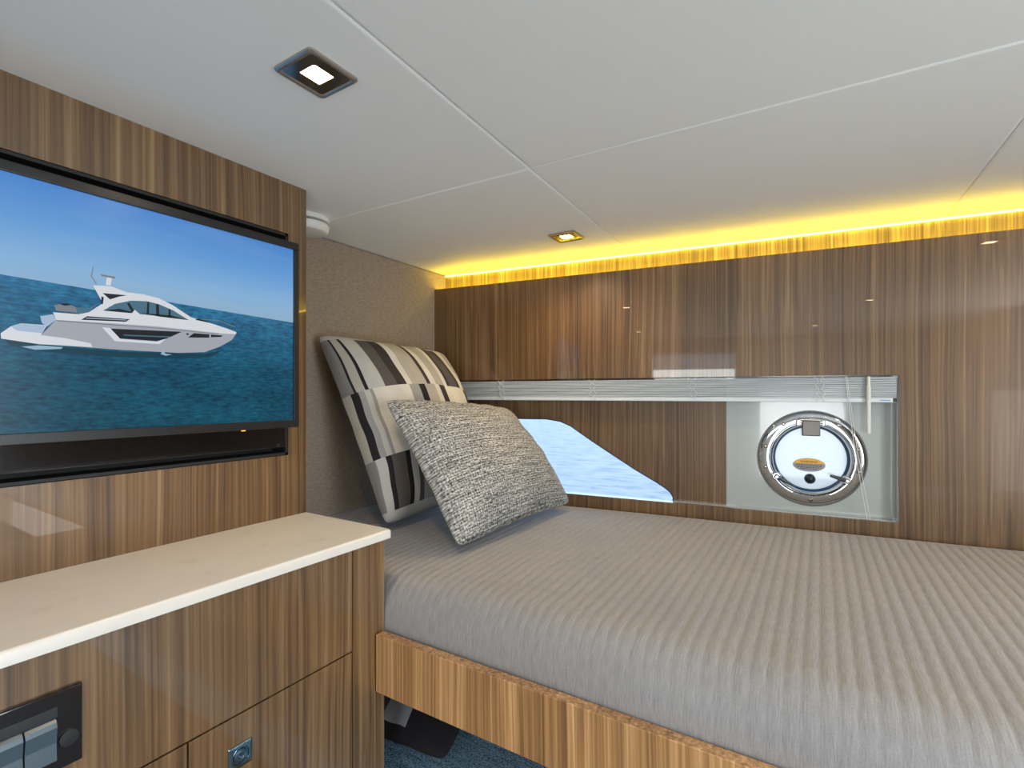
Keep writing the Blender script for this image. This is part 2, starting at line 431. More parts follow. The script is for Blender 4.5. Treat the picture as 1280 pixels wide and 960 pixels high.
struct(hullplace(plate('trim_2', [(s906, 0), (S1, 0), (S1, ZC+.33), (s906, ZC+.33)], [circle(pc[0], pc[1], .100)], DEP+.001, .060, M['gel'])))
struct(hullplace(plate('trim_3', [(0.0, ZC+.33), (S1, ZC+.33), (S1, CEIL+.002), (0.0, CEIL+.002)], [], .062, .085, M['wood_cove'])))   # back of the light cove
struct(hullplace(obj('trim_4', bx((0.0, .014, ZC+.325), (S1, .062, ZC+.340)), M['wood'])))                                          # floor of the cove
# reveal around the opening
bm = bmesh.new(); e = .004
for a, b in (((o_l-e, .014, zbot-e), (o_r+e, DEP, zbot)), ((o_r, .014, zbot), (o_r+e, DEP, ztop)), ((o_l-e, .014, zbot), (o_l, DEP, ztop)), ((o_l-e, .014, ztop), (o_r+e, DEP, ztop+e))):
    box(bm, a, b)
struct(hullplace(obj('trim_5', bm, M['gel'], sm=False)))
# window pane with its gasket
wn = hullplace(plate('window_1', win_poly, [], .050, .056, M['glass'])); struct(wn)
g = plate('window_gasket', grow(win_poly, .0005), [grow(win_poly, -.0022)], DEP-.0015, .0555, M['seal'], parent=wn)

# rear of the cabin
bm = bmesh.new()
wx0, wx1, wz0, wz1 = -.52, .13, ZC+.09, ZC+.345
dx0, dx1, dz1 = .30, .92, ZC+.02
yy0, yy1 = YB-.04, YB
for a, b in (((-1.25, 0), (dx0, wz0)), ((-1.25, wz0), (wx0, CEIL)), ((wx0, wz1), (dx0, CEIL)), ((wx1, wz0), (dx0, wz1)), ((dx0, dz1), (dx1, CEIL)), ((dx1, 0), (XR+.05, CEIL))):
    box(bm, (a[0], yy0, a[1]), (b[0], yy1, b[1]))
struct(obj('wall_back', bm, M['light_wall'], sm=False))
bm = bmesh.new(); gy0, gy1, gz0, gz1 = -.12, .60, .10, CEIL-.06  # right wall, with an opening added to let in fill light
for a, b in (((YB-.04, 0), (gy0, CEIL)), ((gy1, 0), (1.9, CEIL)), ((gy0, 0), (gy1, gz0)), ((gy0, gz1), (gy1, CEIL))): box(bm, (XR, a[0], a[1]), (XR+.04, b[0], b[1]))
struct(obj('wall_right', bm, M['wood'], sm=False))
struct(obj('window_2', bx((wx0, YB-.03, wz0), (wx1, YB-.026, wz1)), M['glass']))

# sea beyond the hull
bm = bmesh.new()
vs = [bm.verts.new(p) for p in ((-90, 2.1, 0), (90, 2.1, 0), (90, 160, 0), (-90, 160, 0))]; bm.faces.new(vs)
sea_o = obj('sea', bm, M['sea']); sea_o.location = (0, 0, ZC-1.15); sea_o['kind'] = 'stuff'
tag(sea_o, 'pale blue rippled sea seen through the side window', 'sea')

# ------------------------------------------------------------------ cove light
led = empty('cove_light', (HO.x, HO.y, PT), 'amber LED strip light along the top of the walnut hull side', 'strip light', rz=HANG)
def zl(o): o.location = (0, 0, -PT); return o
zl(obj('light_strip', bx((.012, .057, CEIL-.0038), (S1-.05, .0615, CEIL-.0005)), M['led'], led))
zl(obj('light_strip', bx((.012, .044, ZC+.3405), (S1-.05, .054, ZC+.372)), M['led_cove'], led))

# ------------------------------------------------------------------ downlights
def downlight(x, y, label):
    t = empty('ceiling_downlight', (x, y, CEIL), label, 'downlight', 'square ceiling downlights')
    return t
def build_downlight(t):
    bm = bmesh.new(); h = .0400
    prof = [(h, 0), (h, -.003), (h-.002, -.0048), (h-.0050, -.0048), (h-.0075, -.0030)]
    rings = []
    for r, z in prof:
        rings.append([bm.verts.new((p[0], p[1], z)) for p in rrect(-r, -r, r, r, .006*r/h, 3)])
    for r0, r1 in zip(rings[:-1], rings[1:]):
        for i in range(len(r0)): bm.faces.new((r0[i], r0[(i+1) % len(r0)], r1[(i+1) % len(r0)], r1[i]))
    obj('frame', bm, M['satin_nickel'], t)
    bm = bmesh.new()
    rings = []
    for r, z in ((h-.0070, -.0030), (.0165, -.0030), (.0155, -.0010), (.0155, .0)):
        rings.append([bm.verts.new((p[0], p[1], z)) for p in rrect(-r, -r, r, r, .003, 3)])
    for r0, r1 in zip(rings[:-1], rings[1:]):
        for i in range(len(r0)): bm.faces.new((r0[i], r0[(i+1) % len(r0)], r1[(i+1) % len(r0)], r1[i]))
    obj('reflector', bm, M['dark_chrome'], t)
    obj('lens', bx((-.0150, -.0150, -.0020), (.0150, .0150, -.0004), .0003), M['lens'], t)
spots = [(-.5907, .440, 'square chrome ceiling downlight above the television, the nearer one in view'),
         (-.605, 1.264, 'square chrome ceiling downlight near the glowing cove, above the pillows'),
         (.510, 1.24, 'square chrome ceiling downlight right of view, glinting at the top of the hull panel'),
         (.520, .30, 'square chrome ceiling downlight out of view mirrored lower in the hull panel'),
         (-.590, -.62, 'square chrome ceiling downlight behind the viewer near the television wall'),
         (.520, -.62, 'square chrome ceiling downlight behind the viewer near the rear doorway')]
first = downlight(*spots[0]); build_downlight(first)
lamps = [first]
for x, y, lab in spots[1:]:
    r = first.copy(); C.objects.link(r); r.location = (x, y, CEIL); r['label'] = lab
    for ch in list(first.children):
        c = ch.copy(); C.objects.link(c); c.parent = r
    lamps.append(r)
def lamp_spot(x, y, power):
    ld = bpy.data.lights.new('downlight_beam', 'SPOT'); ld.energy = power; ld.color = (1, .76, .50); ld.spot_size = math.radians(150); ld.spot_blend = .8
    ld.shadow_soft_size = .016; o = bpy.data.objects.new('downlight_beam', ld); C.objects.link(o); o.location = (x, y, CEIL-.008)
SPOT_P = 7
for x, y, _ in spots: lamp_spot(x, y, SPOT_P)

# ------------------------------------------------------------------ smoke alarm
sd = empty('smoke_alarm', (-1.10, .789, CEIL), 'round white smoke alarm on the ceiling behind the edge of the television wall', 'smoke alarm')
obj('base', lathe(bmesh.new(), [(0, 0), (.054, 0), (.055, -.004), (.055, -.011), (.050, -.0125), (0, -.0125)], 48), M['white_plastic'], sd)
obj('vent_ring', lathe(bmesh.new(), [(.0, -.0125), (.048, -.0125), (.048, -.0165), (0, -.0165)], 48), M['grey_rubber'], sd)
obj('cover', lathe(bmesh.new(), [(0, -.0165), (.053, -.0165), (.0545, -.019), (.0535, -.029), (.049, -.036), (.040, -.0395), (0, -.041)], 48), M['white_plastic'], sd)

# ------------------------------------------------------------------ television
TX = -.910
tv = empty('television', (TX, .30, ZC-.070), 'flat television on the walnut wall showing a white motor yacht at sea', 'television')
def un(o, t):                      # geometry was made in cabin coordinates: keep it there under its empty
    o.location = (-t.location.x, -t.location.y, -t.location.z); return o
ty1 = left_at(374, 420, TX)[0]; tz1 = ZC+.308; tz0 = ZC-.0685; ty0 = ty1-.668
bz = .0125
sy1 = left_at(368, 420, TX)[0]; sz1 = tz1-.0145; sz0 = tz0+.0150; sy0 = ty0+.008
bm = bmesh.new()
box(bm, (TX-.030, ty0, tz0), (TX-.0048, ty1, tz1), .003)
for a, b in (((ty0, sz1), (ty1, tz1)), ((ty0, tz0), (ty1, sz0)), ((sy1, sz0), (ty1, sz1)), ((ty0, sz0), (sy0, sz1))):
    box(bm, (TX-.006, a[0], a[1]), (TX, b[0], b[1]), .0012)
un(obj('casing', bm, M['black_satin'], tv), tv)
un(obj('edge_glint', bx((TX-.004, left_at(305, 540, TX)[0]-.003, tz0-.0015), (TX-.0015, left_at(305, 540, TX)[0]+.004, tz0+.0005)), M['glint'], tv), tv)  # painted glint: a downlight's reflection built as a small glowing bar
# the picture
def em(name, col, s=1.0):
    m = bpy.data.materials.new(name); m.use_nodes = True; nt = m.node_tree; b = nt.nodes['Principled BSDF']
    b.inputs['Base Color'].default_value = (.004, .004, .004, 1); b.inputs['Roughness'].default_value = .25; b.inputs['Specular IOR Level'].default_value = .25
    b.inputs['Emission Color'].default_value = (*s2l(col), 1); b.inputs['Emission Strength'].default_value = s
    return m
def em_sky():
    m = em('screen_sky', (120, 170, 220)); nt = m.node_tree; b = nt.nodes['Principled BSDF']
    tc = nt.nodes.new('ShaderNodeTexCoord').outputs['Object']; sp = nt.nodes.new('ShaderNodeSeparateXYZ'); nt.links.new(tc, sp.inputs[0])
    mr = nt.nodes.new('ShaderNodeMapRange'); nt.links.new(sp.outputs[2], mr.inputs[0]); mr.inputs[1].default_value = ZC+.145; mr.inputs[2].default_value = ZC+.295
    r = ramp(nt, [(0, s2l((138, 172, 200))), (.25, s2l((128, 172, 212))), (.6, s2l((96, 152, 210))), (1, s2l((72, 130, 200)))]); nt.links.new(mr.outputs[0], r.inputs[0])
    cl = noise(nt, mapping(nt, tc, (1, 5, 30)), 1, 3); f = math_(nt, 'MULTIPLY', math_(nt, 'SUBTRACT', cl, .5), .5)
    c = mixc(nt, math_(nt, 'MAXIMUM', f, 0), r.outputs[0], s2l((170, 190, 205))); nt.links.new(c, b.inputs['Emission Color'])
    return m
def em_sea():
    m = em('screen_sea', (20, 90, 120)); nt = m.node_tree; b = nt.nodes['Principled BSDF']
    tc = nt.nodes.new('ShaderNodeTexCoord').outputs['Object']; sp = nt.nodes.new('ShaderNodeSeparateXYZ'); nt.links.new(tc, sp.inputs[0])
    mr = nt.nodes.new('ShaderNodeMapRange'); nt.links.new(sp.outputs[2], mr.inputs[0]); mr.inputs[1].default_value = ZC-.055; mr.inputs[2].default_value = ZC+.155
    r = ramp(nt, [(0, s2l((12, 70, 92))), (.45, s2l((12, 72, 98))), (.8, s2l((24, 92, 128))), (1, s2l((36, 104, 146)))]); nt.links.new(mr.outputs[0], r.inputs[0])
    f = noise(nt, mapping(nt, tc, (1, 60, 240)), 1, 4, .65)
    g = noise(nt, mapping(nt, tc, (1, 9, 30)), 1, 3)
    r2 = ramp(nt, [(.34, (.45, .45, .48)), (.5, (1, 1, 1)), (.66, (2.0, 1.7, 1.5))]); nt.links.new(math_(nt, 'MULTIPLY_ADD', f, .7, math_(nt, 'MULTIPLY', g, .3)), r2.inputs[0])
    c = mixc(nt, 1.0, r.outputs[0], r2.outputs[0], 'MULTIPLY'); nt.links.new(c, b.inputs['Emission Color'])
    return m
smats = [em_sky(), em_sea(), em('screen_white', (208, 212, 218)), em('screen_hull', (158, 162, 172)), em('screen_dark', (28, 34, 42)),
         em('screen_glass', (70, 108, 128)), em('screen_shadow', (14, 60, 78)), em('screen_midgrey', (120, 124, 132)), em('screen_deck', (160, 180, 205)), em('screen_foam', (140, 175, 195))]
bm = bmesh.new()
def poly(pts, mi, lvl):
    vs = [bm.verts.new((TX-.0042+lvl*.00012, y, z)) for y, z in pts]
    f = bm.faces.new(vs); f.material_index = mi
hz0 = left_at(0, 342, TX); hz1 = left_at(367, 403, TX)
k = (hz1[1]-hz0[1])/(hz1[0]-hz0[0]); hy = lambda y: hz0[1]+k*(y-hz0[0])
poly([(sy0, hy(sy0)), (sy1, hy(sy1)), (sy1, sz1), (sy0, sz1)], 0, 0)
poly([(sy0, sz0), (sy1, sz0), (sy1, hy(sy1)), (sy0, hy(sy0))], 1, 0)
def bp(pts, mi, lvl): poly([left_at(x/4, 320+y/4, TX) for x, y in pts], mi, lvl)
bp([(20, 415), (330, 455), (620, 478), (1030, 488), (1120, 470), (1060, 505), (900, 512), (560, 505), (250, 480), (60, 450)], 6, 1)
bp([(110, 452), (200, 446), (320, 455), (310, 464), (180, 468)], 9, 2)
bp([(808, 490), (822, 470), (832, 488), (865, 492), (835, 498)], 9, 5)
bp([(210, 395), (285, 318), (395, 325), (560, 335), (800, 352), (1120, 385), (1187, 388), (1165, 420), (1100, 455), (1030, 480), (900, 484), (600, 468), (300, 445), (200, 432)], 3, 2)
bp([(8, 385), (60, 350), (110, 336), (240, 345), (210, 395), (330, 410), (460, 436), (467, 455), (200, 440), (10, 412)], 2, 3)
bp([(60, 352), (110, 338), (235, 347), (215, 385), (90, 372)], 8, 4)
bp([(205, 300), (270, 290), (285, 318), (240, 352), (215, 335)], 8, 4)
bp([(285, 318), (270, 280), (400, 290), (450, 280), (520, 235), (470, 145), (560, 150), (640, 180), (720, 190), (800, 210), (870, 245), (960, 305), (1060, 335), (1150, 365), (1188, 380), (1186, 390), (1120, 387), (800, 352), (560, 335), (395, 325)], 2, 3)
bp([(520, 272), (580, 238), (660, 222), (740, 225), (800, 240), (870, 270), (950, 320), (800, 300), (705, 290), (680, 268), (665, 285)], 5, 4)
for q in ([(640, 235), (652, 232), (676, 272), (664, 282)], [(742, 228), (752, 228), (750, 292), (738, 290)], [(785, 238), (800, 242), (802, 298), (786, 297)], [(848, 262), (858, 268), (860, 306), (848, 304)],
          [(520, 272), (600, 262), (664, 278), (664, 285)], [(705, 283), (860, 296), (950, 320), (800, 302)]): bp(q, 4, 5)
bp([(505, 278), (515, 268), (590, 226), (670, 210), (745, 214), (810, 232), (880, 262), (972, 325), (950, 320), (870, 270), (800, 240), (740, 225), (660, 222), (580, 238)], 2, 6)
bp([(518, 184), (560, 188), (640, 195), (600, 202), (555, 216)], 4, 5)
bp([(512, 200), (524, 205), (520, 240), (510, 238)], 4, 5)
bp([(440, 300), (655, 315), (635, 328), (410, 318)], 4, 5)
bp([(440, 307), (640, 318), (634, 321), (430, 311)], 8, 6)
bp([(1060, 335), (980, 318), (1000, 312), (1085, 340)], 4, 5)
bp([(290, 320), (560, 340), (800, 358), (1100, 388), (1100, 391), (800, 362), (560, 345), (290, 325)], 7, 4)
bp([(515, 355), (558, 360), (608, 414), (790, 428), (840, 410), (802, 440), (580, 425)], 2, 4)
bp([(558, 362), (915, 378), (840, 412), (790, 425), (605, 412)], 4, 5)
bp([(620, 392), (860, 402), (850, 407), (625, 398)], 5, 6)
bp([(975, 385), (1052, 391), (1052, 408), (945, 407)], 4, 5)
bp([(1060, 392), (1120, 397), (1110, 404), (1060, 406)], 4, 5)
bp([(935, 388), (945, 384), (950, 392), (942, 396)], 4, 5)
bp([(275, 245), (310, 237), (350, 240), (385, 255), (390, 282), (285, 272)], 7, 4)
bp([(300, 238), (340, 234), (368, 243), (330, 248)], 4, 5)
bp([(385, 255), (450, 258), (500, 232), (450, 280), (400, 290), (388, 280)], 5, 4)
bp([(540, 100), (566, 106), (558, 146), (534, 144)], 2, 4)
bp([(508, 89), (582, 102), (580, 113), (512, 99)], 7, 5)
bp([(470, 50), (474, 50), (465, 100), (490, 138), (486, 140), (459, 100)], 7, 4)
bp([(985, 312), (1100, 320), (1180, 352), (1178, 355), (1100, 323), (985, 315)], 7, 4)
bp([(530, 240), (545, 235), (545, 236), (470, 300), (440, 292)], 2, 4)
un(obj('screen', bm, smats, tv, sm=False), tv)
for f in tv.children:
    pass
# black bracket plate of the recess, seen above and below the television
mp = empty('television_bracket', (-1.005, .30, rz0), 'black metal bracket panel set in the wall recess behind the television', 'bracket')
bm = bmesh.new()
box(bm, (-1.005, ry0+.002, rz0+.001), (-.998, ry1-.002, rz1-.001))
box(bm, (-1.004, ry0+.002, rz0+.001), (-.951, ry1-.001, rz0+.006)); box(bm, (-1.004, ry0+.002, rz1-.006), (-.951, ry1-.001, rz1-.001))
box(bm, (-1.004, ry1-.006, rz0+.001), (-.951, ry1-.001, rz1-.001))
un(obj('back_plate', bm, M['black_matte'], mp, sm=False), mp)
bm = bmesh.new(); box(bm, (-.998, ry0+.01, rz0+.018), (-.946, ry1-.008, ZC-.055), .002)
un(obj('lower_panel', bm, M['black_gloss'], mp), mp)
un(obj('mounting_arm', bx((-.999, .15, ZC+.03), (-.940, .30, ZC+.18), .003), M['black_satin'], mp), mp)
sc = left_at(350, 556, -.946)
un(obj('screw', lathe(bmesh.new(), [(0, -.9455), (.0035, -.9455), (.0042, -.9463), (.0042, -.948)], 16, 'x', (0, sc[0]-.004, sc[1])), M['black_satin'], mp), mp)

# ------------------------------------------------------------------ cabinet and worktop
XF = -.712; CY0, CY1 = -.45, .681
def corner_top():
    bm = bmesh.new()
    out = [(-.950, CY0), (-.694, CY0), (-.694, CY1+.004), (-.950, CY1+.004)]
    z1, z0 = ZC-.258, ZC-.2745
    rings = []
    for ins, z in ((.0, z0), (0, z0+.003), (0, z1-.0045), (.0018, z1-.0015), (.0045, z1)):
        x1 = -.694-ins; y1 = CY1+.004-ins; r = .008
        pts = [(-.950, CY0)]+[(x1, CY0)]+[(x1-r+r*math.cos(a), y1-r+r*math.sin(a)) for a in [PI/2*i/5 for i in range(6)]]+[(-.950, y1)]
        rings.append([bm.verts.new((x, y, z)) for x, y in pts])
    for r0, r1 in zip(rings[:-1], rings[1:]):
        for i in range(len(r0)): bm.faces.new((r0[i], r0[(i+1) % len(r0)], r1[(i+1) % len(r0)], r1[i]))
    bm.faces.new(rings[0][::-1]); bm.faces.new(rings[-1]); return bm
tag(obj('worktop', corner_top(), M['counter']), 'cream solid-surface worktop with a rounded edge on the walnut cabinet', 'worktop')
cab = empty('cabinet', (-.82, .2, 0), 'walnut cabinet with doors under the cream worktop below the television', 'cabinet')
ys = left_at(441, 800, XF)[0]; zg = ZC-.4625; yv = left_at(235, 940, XF)[0]
bm = bmesh.new(); box(bm, (-.948, CY0, .0), (XF-.019, CY1, ZC-.2747)); box(bm, (XF-.019, ys+.0012, 0), (XF, CY1, ZC-.2747), .0006)
un(obj('body', bm, M['wood_left'], cab), cab)
g = .0012
fas = un(obj('fascia_panel', bx((XF-.018, CY0, zg+g), (XF, ys-g, ZC-.2747), .0008), M['wood_door'], cab), cab)
d1 = un(obj('door', bx((XF-.018, yv+g, .08), (XF, ys-g, zg-g), .0008), M['wood_door'], cab), cab)
d2 = un(obj('door', bx((XF-.018, -.06, .08), (XF, yv-g, zg-g), .0008), M['wood_door'], cab), cab)
def latch(cy, par):
    bm = bmesh.new(); cz = ZC-.522; h = .0172
    rings = []
    for r, x in ((h, XF), (h, XF+.0016), (h-.0015, XF+.0026), (.0128, XF+.0026)):
        rings.append([bm.verts.new((x, p[0], p[1])) for p in rrect(cy-r, cz-r, cy+r, cz+r, .001, 7)])
    n = len(rings[0])
    circ = []
    for r, x in ((.0125, XF+.0026), (.0115, XF+.0010), (.0105, XF+.0010), (.0098, XF+.0032), (.006, XF+.0040), (.0045, XF+.0034), (.0015, XF+.0030)):
        circ.append([bm.verts.new((x, cy+r*math.cos(PI/4*0+2*PI*(i+.5)/n - 0), cz+r*math.sin(2*PI*(i+.5)/n))) for i in range(n)])
    rings = rings[:3]+circ
    for r0, r1 in zip(rings[:-1], rings[1:]):
        for i in range(n): bm.faces.new((r0[i], r0[(i+1) % n], r1[(i+1) % n], r1[i]))
    bm.faces.new(rings[-1])
    l = obj('push_latch', bm, M['latch_steel'], par); l['label'] = 'square steel push latch with round button'; return l
latch((left_at(285, 930, XF)[0]+left_at(314, 930, XF)[0])/2, d1)
sp_ = empty('switch_panel', (XF, .15, ZC-.41), 'glossy black switch panel on the front of the walnut cabinet', 'switch panel')
py1 = left_at(101, 890, XF)[0]; pz1 = ZC-.325; pz0 = ZC-.411; py0 = py1-.150
un(obj('plate', bx((XF+.0002, py0, pz0), (XF+.006, py1, pz1), .0015), M['black_gloss'], sp_), sp_)
xr0 = XF+.006
ra, rb = left_at(70, 920, xr0)[0], left_at(29, 920, xr0)[0]
w = ra-rb
for i in range(3):
    y1 = ra-i*(w+.0008); y0 = y1-w
    bm = bmesh.new()
    prof = [(xr0, pz1-.028), (xr0+.004, pz1-.031), (xr0+.0058, pz1-.036), (xr0+.0032, pz1-.053), (xr0+.0045, pz1-.072), (xr0, pz1-.0745)]
    a = [bm.verts.new((x, y0+.0004, z)) for x, z in prof]; b = [bm.verts.new((x, y1-.0004, z)) for x, z in prof]
    for j in range(len(prof)-1): bm.faces.new((a[j], b[j], b[j+1], a[j+1]))
    bm.faces.new(a); bm.faces.new(b[::-1]); bm.faces.new((a[0], a[-1], b[-1], b[0]))
    rk = un(obj('rocker_switch', bm, M['rocker'], sp_, sm=False), sp_); rk['label'] = 'slate blue rocker switch'
un(obj('switch_surround', bx((xr0-.0002, ra-3*w-.006, pz1-.0275), (xr0+.0010, ra+.0012, pz1-.016), .0004), M['black_satin'], sp_), sp_)
un(obj('socket_cover', lathe(bmesh.new(), [(0, xr0+.0022), (.0085, xr0+.002), (.0095, xr0)], 32, 'x', (0, ra+.0108, pz1-.055)), M['black_satin'], sp_), sp_)

# ------------------------------------------------------------------ bed
bed = empty('berth', (-.2, .9, 0), 'built-in berth with a walnut front rail with painted-in light beside the cabinet', 'bed')
def rail_y(x): return .657+.007*(x+.706)
bm = bmesh.new()
x0, x1 = -.7085, 1.30; zt, zb = ZC-.453, ZC-.561; th = .020
sec = [(0, zb+.001), (.001, zb), (th-.001, zb), (th, zb+.001), (th, zt-.001), (th-.001, zt), (.001, zt), (0, zt-.001)]
ra_ = [bm.verts.new((x0, rail_y(x0)+d, z)) for d, z in sec]; rb_ = [bm.verts.new((x1, rail_y(x1)+d, z)) for d, z in sec]
for i in range(8): bm.faces.new((ra_[i], ra_[(i+1) % 8], rb_[(i+1) % 8], rb_[i]))
bm.faces.new(ra_[::-1]); bm.faces.new(rb_)
un(obj('front_rail', bm, M['wood_rail_lit'], bed), bed)
def slab(y_off, xa, xb, za, zb_, mat, name, par):
    bm = bmesh.new()
    pts = [(xa, max(.686, rail_y(xa)+y_off)), (xb, rail_y(xb)+y_off), (xb, hull_y(xb)-.002), (xa, hull_y(xa)-.002)]
    a = [bm.verts.new((x, y, za)) for x, y in pts]; b = [bm.verts.new((x, y, zb_)) for x, y in pts]
    for i in range(4): bm.faces.new((a[i], a[(i+1) % 4], b[(i+1) % 4], b[i]))
    bm.faces.new(a[::-1]); bm.faces.new(b); return un(obj(name, bm, mat, par, sm=False), par)
slab(.0215+.006, -1.198, 1.30, ZC-.505, ZC-.490, M['wood_left'], 'platform', bed)

# mattress under a ribbed cover
ZT = ZC-.358
def mattress():
    bm = bmesh.new(); uvl = bm.loops.layers.uv.new('UVMap')
    lam = .0195; xa, xb = -1.196, 1.29; nx = int((xb-xa)/lam*8)
    R = .062
    prof = []     # (which, t, z)  y given as offset from front (f) or fraction to back
    arc = 0
    for i in range(9): prof.append(('f', 0, ZC-.488+(.488-.358-R)*i/8+0, 0))
    for i in range(1, 11):
        a = PI/2*i/10; prof.append(('f', R-R*math.cos(a), ZT-R+R*math.sin(a), a))
    for i in range(1, 50): prof.append(('t', i/50, ZT, PI/2))
    for i in range(0, 5):
        a = PI/2*i/4; prof.append(('b', .02-.02*math.sin(a), ZT-.02+.02*math.cos(a), 0))
    prof.append(('b', 0, ZC-.488, 0))
    rows = []
    for k in range(nx+1):
        x = xa+(xb-xa)*k/nx; yf = max(rail_y(x)+th+.003, .686); yb_ = hull_y(x)-.004
        rib = abs(math.sin(PI*x/lam))**.45
        col = []; arc = 0; last = None
        for w_, t, z, a in prof:
            if w_ == 'f': y = yf+t
            elif w_ == 't': y = yf+R+(yb_-.02-yf-R)*t
            else: y = yb_-t
            amp = .0034 if w_ == 't' else (.0004+.0030*(a/(PI/2))**2.5 if w_ == 'f' else .001)
            n = Vector((0, -math.cos(a), math.sin(a))) if w_ != 'b' else Vector((0, 1, 0))
            if w_ == 't': n = Vector((0, 0, 1))
            und = .0035*mn.noise(Vector((x*4, y*5, z*5)))
            crown = 0
            if w_ == 't': crown = .006*math.sin(PI*min(1, max(0, t)))
            if w_ == 'f' and a == 0: und += .0015*math.sin(PI*(z-(ZC-.488))/.08)
            wig = .0016*mn.noise(Vector((x*9, y*7, 3.1)))
            p = Vector((x+wig*0, y, z+crown))+n*(amp*(rib-.5)+und)
            # end rounding toward the head wall and behind the cabinet
            if last is not None: arc += (Vector((0, y, z))-last).length
            last = Vector((0, y, z)); col.append((p, arc))
        rows.append(col)
    vs = [[bm.verts.new(p) for p, _ in c] for c in rows]
    for k in range(nx):
        for j in range(len(prof)-1):
            f = bm.faces.new((vs[k][j], vs[k+1][j], vs[k+1][j+1], vs[k][j+1]))
            for lp, (kk, jj) in zip(f.loops, ((k, j), (k+1, j), (k+1, j+1), (k, j+1))):
                lp[uvl].uv = (xa+(xb-xa)*kk/nx, rows[kk][jj][1])
    for k in (0, nx):
        bm.faces.new(vs[k])
    for k in range(0, nx): bm.faces.new((vs[k][0], vs[k+1][0], vs[k+1][-1], vs[k][-1]))
    return bm
mo = obj('mattress', mattress(), M['coverlet']); smooth(mo.data, 70)
tag(mo, 'thick mattress in a grey ribbed cover lying on the walnut berth', 'mattress')

# ------------------------------------------------------------------ pillows
def pillow(corners, T, seed, pinch=.06, wr=.006, back=.75, nseg=56, sag=0):
    """corners: bottom-left, bottom-right, top-right, top-left; front side bulges along the normal"""
    bl, br, tr, tl = [Vector(c) for c in corners]
    nrm = ((br-bl).cross(tl-bl)).normalized()
    bm = bmesh.new(); uvl = bm.loops.layers.uv.new('UVMap')
    ctr = (bl+br+tr+tl)/4
    def base(u, v):
        p = bl*(1-u)*(1-v)+br*u*(1-v)+tr*u*v+tl*(1-u)*v
        a, b = 2*u-1, 2*v-1
        # sides drawn in between the corners
        k = pinch
        ex = ((br-bl)*(1-v)+(tr-tl)*v)*.5; ey = ((tl-bl)*(1-u)+(tr-br)*u)*.5
        p = p - ex*a*abs(a)*k*(1-b*b) - ey*b*abs(b)*k*(1-a*a)
        p = p - (ex*math.copysign(1, a)+ey*math.copysign(1, b))*.045*(abs(a*b)**10)
        return p
    def h(u, v):
        a, b = 2*u-1, 2*v-1
        q = max(0, (1-a**2))*max(0, (1-b**2))
        return q**.48
    def pt(u, v, side):
        p = base(u, v); hh = h(u, v)
        a, b = 2*u-1, 2*v-1
        w_ = 0
        edge = max(abs(a), abs(b))
        w_ += wr*mn.noise(Vector((u*5+seed, v*5, side)))*hh*1.3
        # puckers that run in from the corners and the seam
        ang = math.atan2(b, a)
        w_ += wr*.32*math.sin(ang*17+seed*3+4*mn.noise(Vector((u*2, v*2, seed))))*(edge**3)*min(1, hh*3)
        t = T if side > 0 else T*back
        return p + nrm*side*(t*hh + w_)
    F_, B_ = {}, {}
    import math as _m
    prm = [0.5-0.5*_m.cos(PI*i/nseg)*(1) for i in range(nseg+1)]
    prm = [.35*i/nseg+.65*p for i, p in enumerate(prm)]
    for i in range(nseg+1):
        for j in range(nseg+1):
            u, v = prm[i], prm[j]
            F_[i, j] = bm.verts.new(pt(u, v, 1))
            B_[i, j] = F_[i, j] if i in (0, nseg) or j in (0, nseg) else bm.verts.new(pt(u, v, -1))
    for i in range(nseg):
        for j in range(nseg):
            for D, fl in ((F_, 0), (B_, 1)):
                q = [(i, j), (i+1, j), (i+1, j+1), (i, j+1)]
                if fl: q = q[::-1]
                f = bm.faces.new([D[k] for k in q])
                for lp, (a_, b_) in zip(f.loops, q): lp[uvl].uv = (prm[a_], prm[b_])
    return bm
sp1 = obj('striped_pillow', pillow([(-.925, .885, ZC-.335), (-.93, 1.372, ZC-.335), (-1.125, 1.352, ZC+.145), (-1.165, .862, ZC+.165)], .120, 1.3, pinch=.05, wr=.007, back=.22), M['stripes'])
smooth(sp1.data, 80); tag(sp1, 'large striped patchwork pillow leaning against the linen head wall', 'pillow')
sp2 = obj('tweed_pillow', pillow([(-.665, .848, ZC-.338), (-.640, 1.372, ZC-.333), (-.850, 1.335, ZC-.046), (-.930, .883, ZC-.012)], .088, 5.1, pinch=.06, wr=.007, back=.42), M['tweed'])
smooth(sp2.data, 80); tag(sp2, 'grey tweed pillow leaning on the striped pillow on the mattress', 'pillow')

# things on the lower bunk below the rail
bm = bmesh.new(); uvl = bm.loops.layers.uv.new('UVMap')
box(bm, (-1.19, .70, ZC-.90), (1.2, 1.36, ZC-.80), .025, seg=4)
for f in bm.faces:
    for lp in f.loops: lp[uvl].uv = (lp.vert.co.x*2, lp.vert.co.y*2+lp.vert.co.z*2)
tag(obj('seat_cushion', bm, M['blue_weave']), 'blue woven seat cushion in the shadow under the berth rail', 'cushion')
tag(obj('bench_base', bx((-1.19, .72, 0), (1.2, 1.36, ZC-.902), .003), M['wood_left']), 'low walnut bench base under the blue seat cushion', 'bench')
sp3 = obj('scatter_pillow', pillow([(-1.02, .74, ZC-.765), (-.66, .80, ZC-.765), (-.74, 1.19, ZC-.70), (-1.12, 1.12, ZC-.70)], .06, 9.1, pinch=.06, wr=.006, back=.5), M['dark_stripes'])
smooth(sp3.data, 80); tag(sp3, 'dark grey and black patchwork pillow lying under the berth', 'pillow')

